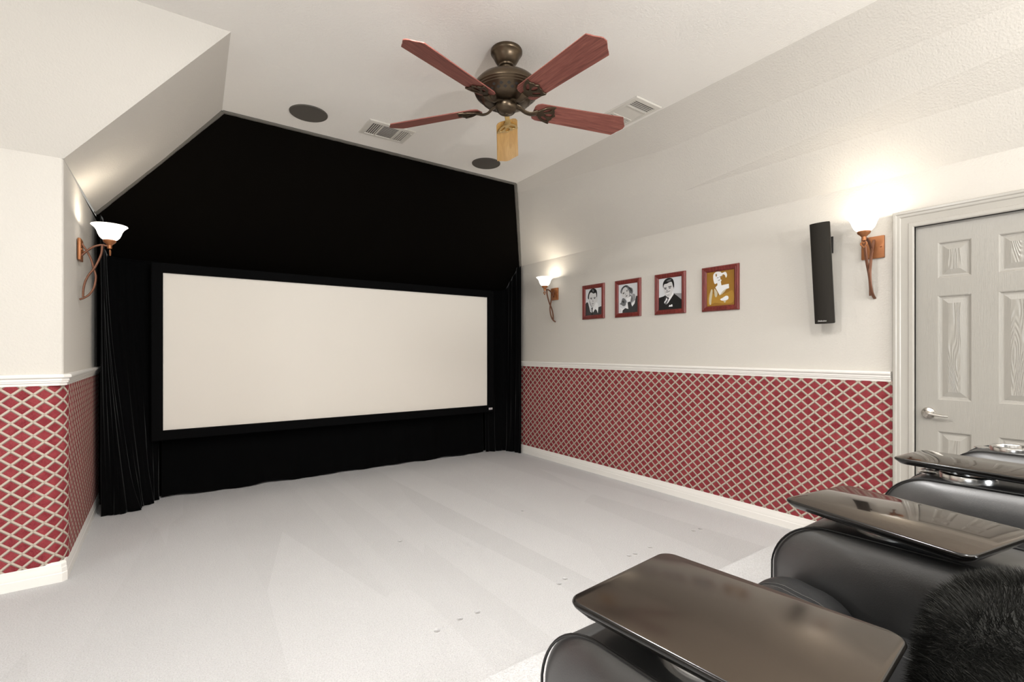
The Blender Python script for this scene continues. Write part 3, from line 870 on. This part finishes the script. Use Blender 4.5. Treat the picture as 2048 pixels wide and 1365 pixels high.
for k in range(24):
    a = 2*PI*k/24
    for row, (r0, z0, hh) in enumerate(((.1700, -.2800, .0085), (.1565, -.2935, .0085))):
        aa = a+(PI/24 if row else 0)
        M = Matrix.Rotation(aa, 4, 'Z') @ Matrix.Translation((r0-.0065, 0, z0+.002)) @ Matrix.Rotation(math.radians(42), 4, 'Y')
        pts = [(.0065, 0, -hh*1.1), (.0065, .0125, 0), (.0065, 0, hh*1.1), (.0065, -.0125, 0)]
        vs = [bm.verts.new(M @ Vector(p)) for p in pts]; bm.faces.new(vs)
        vs2 = [bm.verts.new(M @ Vector((p[0]-.004, p[1], p[2]))) for p in pts]; bm.faces.new(vs2)
obj('pierced_band', bm, M_brdark, motor, 0)
obj('neck', lathe([(0, -.31), (.044, -.31), (.044, -.322), (.05, -.325), (0, -.326)], 40), M_bronze, fan)
hub = obj('switch_cap', lathe([(0, -.322), (.058, -.322), (.064, -.325), (.067, -.334), (.065, -.350), (.056, -.364), (.046, -.373), (.044, -.371), (.034, -.377), (.012, -.380), (.008, -.386), (0, -.388)], 48), M_bronze, fan)
def rounded_leaf():
    # blade-iron plate in local (x radial, y tangential)
    half = [(.0, .014), (.020, .017), (.036, .034), (.056, .050), (.082, .060), (.096, .062), (.092, .044), (.101, .026), (.100, .014)]
    out = smoothp_raw(half+[(.112, 0)]+[(x, -y) for x, y in half[::-1]], 3)
    h1 = smoothp_raw([(.040, .020), (.054, .037), (.076, .048), (.082, .036), (.066, .020), (.050, .011)], 3)
    h2 = [(x, -y) for x, y in h1]
    h3 = smoothp_raw([(.054, .0), (.074, .013), (.092, .012), (.100, 0), (.092, -.012), (.074, -.013)], 3)
    k = 1.22
    return [[(x*k, y*k*.9) for x, y in lp_] for lp_ in (out, h1, h2, h3)]
def smoothp_raw(pts, n):
    m = len(pts); out = []
    for i in range(m):
        p0, p1, p2, p3 = (Vector((*pts[(i+d) % m], 0)) for d in (-1, 0, 1, 2))
        for k in range(n):
            t = k/n; v = .5*((2*p1)+(-p0+p2)*t+(2*p0-5*p1+4*p2-p3)*t*t+(-p0+3*p1-3*p2+p3)*t**3)
            out.append((v.x, v.y))
    return out
blade_out = (smoothp_raw([], 1) if False else None)
def blade_outline():
    w = .070
    r = [(.172, -.040), (.182, -.058), (.205, -.068)]
    r += [(.45, -.073), (.748, -.081), (.760, -.065), (.770, -.047), (.784, -.030), (.797, -.012), (.797, .012), (.784, .030), (.770, .047), (.760, .065), (.748, .081), (.45, .073)]
    r += [(.205, .068), (.182, .058), (.172, .040)]
    return r
PITCH = math.radians(-15)
ZB = -.335
for k in range(5):
    a = math.radians(54.4+72*k)
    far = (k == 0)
    bl = bpy.data.objects.new('blade_assembly', None)
    Mb = Matrix.Rotation(a, 4, 'Z') @ Matrix.Translation((0, 0, ZB)) @ Matrix.Rotation(math.radians(.8), 4, 'Y') @ Matrix.Rotation(PITCH, 4, 'X')
    b = plate2d('blade', [blade_outline()], .006, .0012, M_blade_lit if far else M_blade, fan, 40)
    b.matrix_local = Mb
    if far: b['label'] = 'wood grained blade with warm light painted in'
    br = plate2d('bracket', rounded_leaf(), .008, .0022, M_bracket_lit if far else M_bronze, fan, 40)
    br.matrix_local = Mb @ Matrix.Translation((.176, 0, -.0085))
    if far: br['label'] = 'bracket with warm light painted in'
    bm = bmesh.new()
    add_tube(bm, catmull([(.050, 0, .012), (.085, 0, .004), (.12, 0, -.018), (.155, 0, -.022), (.19, 0, -.0095)], 8), .019, .008, 12, taper=lambda t: 1.25-.45*math.sin(t*PI))
    ar = obj('bracket_arm', bm, M_bracket_lit if far else M_bronze, br)
    ar.matrix_local = Matrix.Translation((-.176, 0, .0085))

# ------------------------------------------------------------------ recliners
AW = .20
ATOP, AY = .866, .625
arm_out = [(-.62, .30), (AY-.02, .30), (AY, .34), (AY, .60)]+arc(AY-.135, ATOP-.135, .135, 8, 90, 12)+[(.25, ATOP+.002), (.0, ATOP-.002), (-.30, ATOP-.008)]+arc(-.52, ATOP-.11, .10, 90, 180, 6)+[(-.62, .5)]
def make_arm(parent, x0, cup_y):
    """x0 = left face; returns nothing"""
    xc = x0+AW/2; h = AW/2
    bm = bmesh.new()
    lay = [(-h-.030, .52), (-h-.0295, .36), (-h-.026, .22), (-h-.018, .11), (-h-.008, .045), (-h+.002, .008), (-h+.006, 0), (h-.006, 0), (h-.002, .008), (h+.008, .045), (h+.018, .11), (h+.026, .22), (h+.0295, .36), (h+.030, .52)]
    add_puffy(bm, arm_out, [(xc+x, k) for x, k in lay], scale_about=(.05, .60))
    a = obj('armrest', bm, M_leather, parent, 60)
    top = [(y, z) for y, z in arm_out[3:]]
    for s in (-1, 1):
        obj('piping', tube([(xc+s*(h+.001), y, z+.0012) for y, z in top], .0024, .0024, 8), M_piping, a)
    if cup_y is not None:
        c = obj('cup_holder', lathe([(.050, -.06), (.050, .016), (.052, .020), (.064, .021), (.070, .018), (.072, .012), (.072, -.002)], 48, Matrix.Translation((xc, cup_y, ATOP+.001))), M_chrome, a)
        obj('cup_base', lathe([(0, -.058), (.0499, -.058)], 32, Matrix.Translation((xc, cup_y, ATOP+.001))), M_foot, c)
    obj('tray_socket', lathe([(0, .0), (.026, 0), (.026, .003), (.018, .006), (.010, .006), (0, .006)], 32, Matrix.Translation((xc+.03, .530, ATOP-.004))), M_chrome, a)
    return a
def cushion(name, outline, xc, w, parent, groove=.15, depth=.008, dome=.012, stz=.0065):
    bm = bmesh.new(); rings = []
    n = 26
    cy = sum(p[0] for p in outline)/len(outline); cz = sum(p[1] for p in outline)/len(outline)
    zmax = max(p[1] for p in outline)
    for i in range(n+1):
        s = -1+2*i/n
        x = s*w/2
        e = (1-abs(s)**7)**.5 if abs(s) < 1 else 0
        k = .80+.20*e
        g = math.exp(-((abs(x)-groove)/.012)**2)*depth
        bol = .010*math.exp(-((abs(x)-(w/2+groove)/2)/.05)**2)
        ring = []
        for y, z in outline:
            zz_ = cz+(z-cz)*k; yy = cy+(y-cy)*(k+.02)
            up = max(0, (z-cz)/(zmax-cz))
            ring.append(bm.verts.new((xc+x, yy, zz_+up*(bol+dome*(1-s*s)-g))))
        rings.append(ring)
    m = len(outline)
    for A, B in zip(rings, rings[1:]):
        for j in range(m): bm.faces.new((A[j], A[(j+1) % m], B[(j+1) % m], B[j]))
    bm.faces.new(rings[0]); bm.faces.new(rings[-1])
    o = obj(name, bm, M_seat, parent, 60)
    for s in (-1, 1):
        for dx in (-.009, .009):
            line = [p for p in outline if p[1] > cz+.02]
            q = catmull([(xc+s*groove+dx, y, z+stz) for y, z in line], 5)
            q = [p+Vector((0, 0, .0007*(i % 2))) for i, p in enumerate(q)]
            obj('stitching', tube(q, .0011, .0011, 5), M_thread, o)
    return o
front_out = [(.60, .36)]+arc(.535, .66, .095, -10, 90, 10, ry=.085)+arc(.50, .66, .10, 90, 180, 8, ry=.08)+[(.40, .50), (.41, .36)]
seat_out = [(.40, .45), (.405, .62)]+arc(.335, .63, .07, 20, 90, 6, ry=.075)+[(.2, .705), (.0, .70), (-.16, .695), (-.18, .60), (-.18, .45)]
def recliner(name, x0, label, last=False, cups=None):
    """x0: left face of its left arm"""
    t = thing(name, label, 'recliner', (0, 0, 0), 0, 'black leather recliners in a row')
    make_arm(t, x0, cups[0])
    if last: make_arm(t, x0+.76, cups[1])
    xc = x0+AW+.28; w = .488
    cushion('front_cushion', front_out, xc, w, t)
    cushion('seat', seat_out, xc, w, t, depth=.007)
    bo = [(-.12, .62), (-.10, .80), (-.13, 1.0), (-.20, 1.22)]+arc(-.28, 1.24, .085, 10, 170, 8)+[(-.40, 1.05), (-.36, .70), (-.32, .55), (-.15, .55)]
    cushion('backrest', bo, xc, w, t, depth=.0, dome=.01)
    obj('base', box((x0+.01, -.55, RZ+.03), (x0+AW+.52, .56, .44), .01), M_leather, t)
    for x in (x0+.06, x0+.66):
        for y in (-.48, .50): obj('foot', lathe([(0, 0), (.025, 0), (.028, .03), (0, .031)], 16, Matrix.Translation((x, y, RZ))), M_foot, t)
    return t
AX = [.508, 1.268, 2.028, 2.788]
r1 = recliner('recliner', AX[0], 'black leather recliner nearest the camera, with the fur throw on its seat', cups=(.38, None))
r2 = recliner('recliner', AX[1], 'middle black leather recliner of the row, between two tray tables', cups=(.40, None))
r3 = recliner('recliner', AX[2], 'black leather recliner nearest the door, with an uncovered cup holder', True, cups=(.42, .43))

def tray(cx, cy, w, l, rot, roll, pitch, ztop, post_xy, label, mat):
    t = thing('tray_table', label, 'tray table', (post_xy[0], post_xy[1], ATOP+.004), 0, 'swivel tray tables on the armrests')
    bm = bmesh.new()
    o = rrect(-w/2, -l/2, w/2, l/2, .024, 8)
    rings = []
    for z, ins in ((-.022, .016), (-.0205, .0125), (-.009, .0015), (-.005, 0), (-.0018, .0010), (0, .0035)):
        rings.append([bm.verts.new((x*(1-2*ins/w), y*(1-2*ins/l), z)) for x, y in o])
    n = len(o)
    for A, B in zip(rings, rings[1:]):
        for j in range(n): bm.faces.new((A[j], A[(j+1) % n], B[(j+1) % n], B[j])).material_index = 1
    bm.faces.new(rings[0]).material_index = 1; bm.faces.new(rings[-1])
    top = obj('tray_top', bm, [mat, M_trayedge], t, 50)
    top.matrix_local = Matrix.Translation((cx-post_xy[0], cy-post_xy[1], ztop-ATOP-.004)) @ Matrix.Rotation(rot, 4, 'Z') @ Matrix.Rotation(roll, 4, 'Y') @ Matrix.Rotation(pitch, 4, 'X')
    obj('post', lathe([(0, .0025), (.018, .0025), (.018, .006), (.0085, .008), (.0085, ztop-ATOP-.026), (.02, ztop-ATOP-.025), (0, ztop-ATOP-.0235)], 24), M_chrome, t)
    return t
tray(.632, .374, .266, .357, math.radians(5), 0, 0, .92, (AX[0]+.13, .530), 'glossy black tray table nearest the camera, on the first armrest', M_gloss_worn)
tray(1.325, .381, .238, .378, math.radians(-13.5), math.radians(-2.4), 0, .925, (AX[1]+.13, .530), 'glossy black tray table turned slightly, on the second armrest', M_gloss)
tray(2.154, .412, .245, .357, math.radians(-5.5), 0, 0, .92, (AX[2]+.13, .530), 'glossy black tray table closest to the door', M_gloss)

# faux-fur throw on the first seat
def fur():
    rnd = random.Random(2)
    bm = bmesh.new()
    bmesh.ops.create_icosphere(bm, subdivisions=5, radius=1)
    C0 = Vector((.975, .100, .765)); R0 = Vector((.235, .150, .185))
    def pos(n):
        q = Vector([math.copysign(abs(c)**.95, c) for c in n])
        w = 1+.05*math.sin(5*n.x+2*n.z)+.04*math.sin(7*n.z+3*n.y)
        p = C0+Vector((q.x*R0.x*w, q.y*R0.y*w, q.z*R0.z*w))
        p.z = max(p.z, .752); p.x = min(1.212, max(.762, p.x)); p.y = max(p.y, -.055)
        return p
    base = [v.co.normalized() for v in bm.verts]
    for v, n in zip(bm.verts, base): v.co = pos(n)
    verts = []; faces = []
    for _ in range(70000):
        n = Vector((rnd.gauss(0, 1), rnd.gauss(0, 1), rnd.gauss(0, 1))).normalized()
        p = pos(n)
        if p.z < .775: continue
        g = Vector((n.x/R0.x, n.y/R0.y, n.z/R0.z)); g.normalize()
        clump = Vector((math.sin(p.x*61+p.z*23), math.sin(p.y*57+p.x*31), math.sin(p.z*63+p.y*29)))
        d = (g+clump*.33+Vector((rnd.gauss(0, .22), rnd.gauss(0, .22), rnd.gauss(0, .22)-.12))).normalized()
        L = rnd.uniform(.015, .027); s = d.cross(Vector((rnd.random(), rnd.random(), rnd.random()))).normalized()*.00050
        m = p+d*L*.55; e = p+d*L+Vector((0, 0, -.003))
        if not (.743 < e.x < 1.233) or e.y < -.09 or e.z < .75: continue
        i = len(verts)
        verts += [p-s, p+s, m+s*.7, m-s*.7, e]
        faces += [(i, i+1, i+2, i+3), (i+3, i+2, i+4)]
    me = bpy.data.meshes.new('fur_pile'); me.from_pydata(verts, [], faces)
    o = obj('fur_throw', bm, M_fur, None, 180)
    tag(o, 'dark shaggy faux fur throw bundled on the nearest recliner seat', 'fur throw')
    f = mesh_obj('fur_pile', me, M_fur, o, 0); f['kind'] = 'stuff'
    return o
fur()

# ------------------------------------------------------------------ light
def area(name, loc, rot, sx, sy, power, col):
    L = bpy.data.lights.new(name, 'AREA'); L.shape = 'RECTANGLE'; L.size = sx; L.size_y = sy; L.energy = power; L.color = col
    o = bpy.data.objects.new(name, L); COL.objects.link(o); o.location = loc; o.rotation_euler = rot
    return o
# daylight through the side window, added fill light in the back one
area('daylight_side', (XE-.07, -1.05, 1.55), (0, -PI/2, 0), 1.4, 2.2, 40, (.90, .95, 1))
area('added_fill_back', (1.85, YR-.07, 1.55), (PI/2, 0, 0), 3.0, 1.6, 160, (.92, .96, 1))
# unseen ceiling lights, added to throw light down on the carpet
dl0 = None
for k, (x, y, p, lab) in enumerate([(-2.35, 1.55, 11, 'added unseen ceiling light above the open left side of the room'), (.55, 1.55, 50, 'added unseen ceiling light above the aisle before the recliners'),
                               (1.0, -.3, 42, 'added unseen ceiling light above the nearest recliner'), (.2, -2.4, 34, 'added unseen ceiling light behind the recliners'), (2.4, -3.4, 36, 'added unseen ceiling light near the added back window')]):
    if dl0 is None:
        t = thing('added_ceiling_light', lab, 'ceiling light', (x, y, H), 0, 'added unseen ceiling lights'); dl0 = t
        obj('added_trim_ring', lathe([(.150, 0), (.152, -.012), (.164, -.018), (.176, -.014), (.18, 0)], 48), M_trim, t)
        obj('added_diffuser', lathe([(.152, -.010), (0, -.010)], 48), M_diff, t)
    else:
        t = copy_tree(dl0); t.location = (x, y, H); t['label'] = lab
    L = bpy.data.lights.new('added_ceiling_lamp', 'AREA'); L.shape = 'DISK'; L.size = .29; L.energy = p; L.color = (1, .985, .965)
    o = bpy.data.objects.new('added_ceiling_lamp', L); COL.objects.link(o); o.location = (x, y, H-.013)
# unseen torchiere, added behind the recliners to brighten the ceiling
tl_ = thing('added_floor_lamp', 'added unseen uplight standing behind the recliners', 'floor lamp', (1.2, -2.1, 0))
obj('base', lathe([(0, 0), (.14, 0), (.14, .015), (.03, .03), (0, .03)], 40), M_bronze, tl_)
obj('added_lamp_pole', lathe([(0, .025), (.014, .025), (.014, 1.72), (0, 1.72)], 20), M_bronze, tl_)
obj('added_lamp_bowl', lathe([(0, 1.70), (.03, 1.70), (.10, 1.74), (.17, 1.82), (.165, 1.822), (.095, 1.748), (0, 1.72)], 48), M_bronze, tl_)
L = bpy.data.lights.new('added_torchiere_lamp', 'AREA'); L.shape = 'DISK'; L.size = .2; L.energy = 150; L.color = (1, .985, .965)
o = bpy.data.objects.new('added_torchiere_lamp', L); COL.objects.link(o); o.location = (1.2, -2.1, 1.80); o.rotation_euler = (PI-math.radians(28), 0, 0)
w = bpy.data.worlds.new('World'); S.world = w; w.use_nodes = True
w.node_tree.nodes['Background'].inputs[0].default_value = (.9, .95, 1, 1)
w.node_tree.nodes['Background'].inputs[1].default_value = 1.0

# ------------------------------------------------------------------ camera
cam = bpy.data.cameras.new('Camera'); co = bpy.data.objects.new('Camera', cam); COL.objects.link(co)
cam.sensor_width = 36; cam.lens = 36*969/2048; cam.shift_y = 19.5/2048; cam.clip_start = .02
co.location = (0, 0, 1.288); co.rotation_euler = (PI/2, 0, math.radians(-35.57))
S.camera = co
vs = S.view_settings
vs.view_transform = 'Standard'; vs.look = 'None'; vs.gamma = 1; vs.use_curve_mapping = False; vs.exposure = 0.24
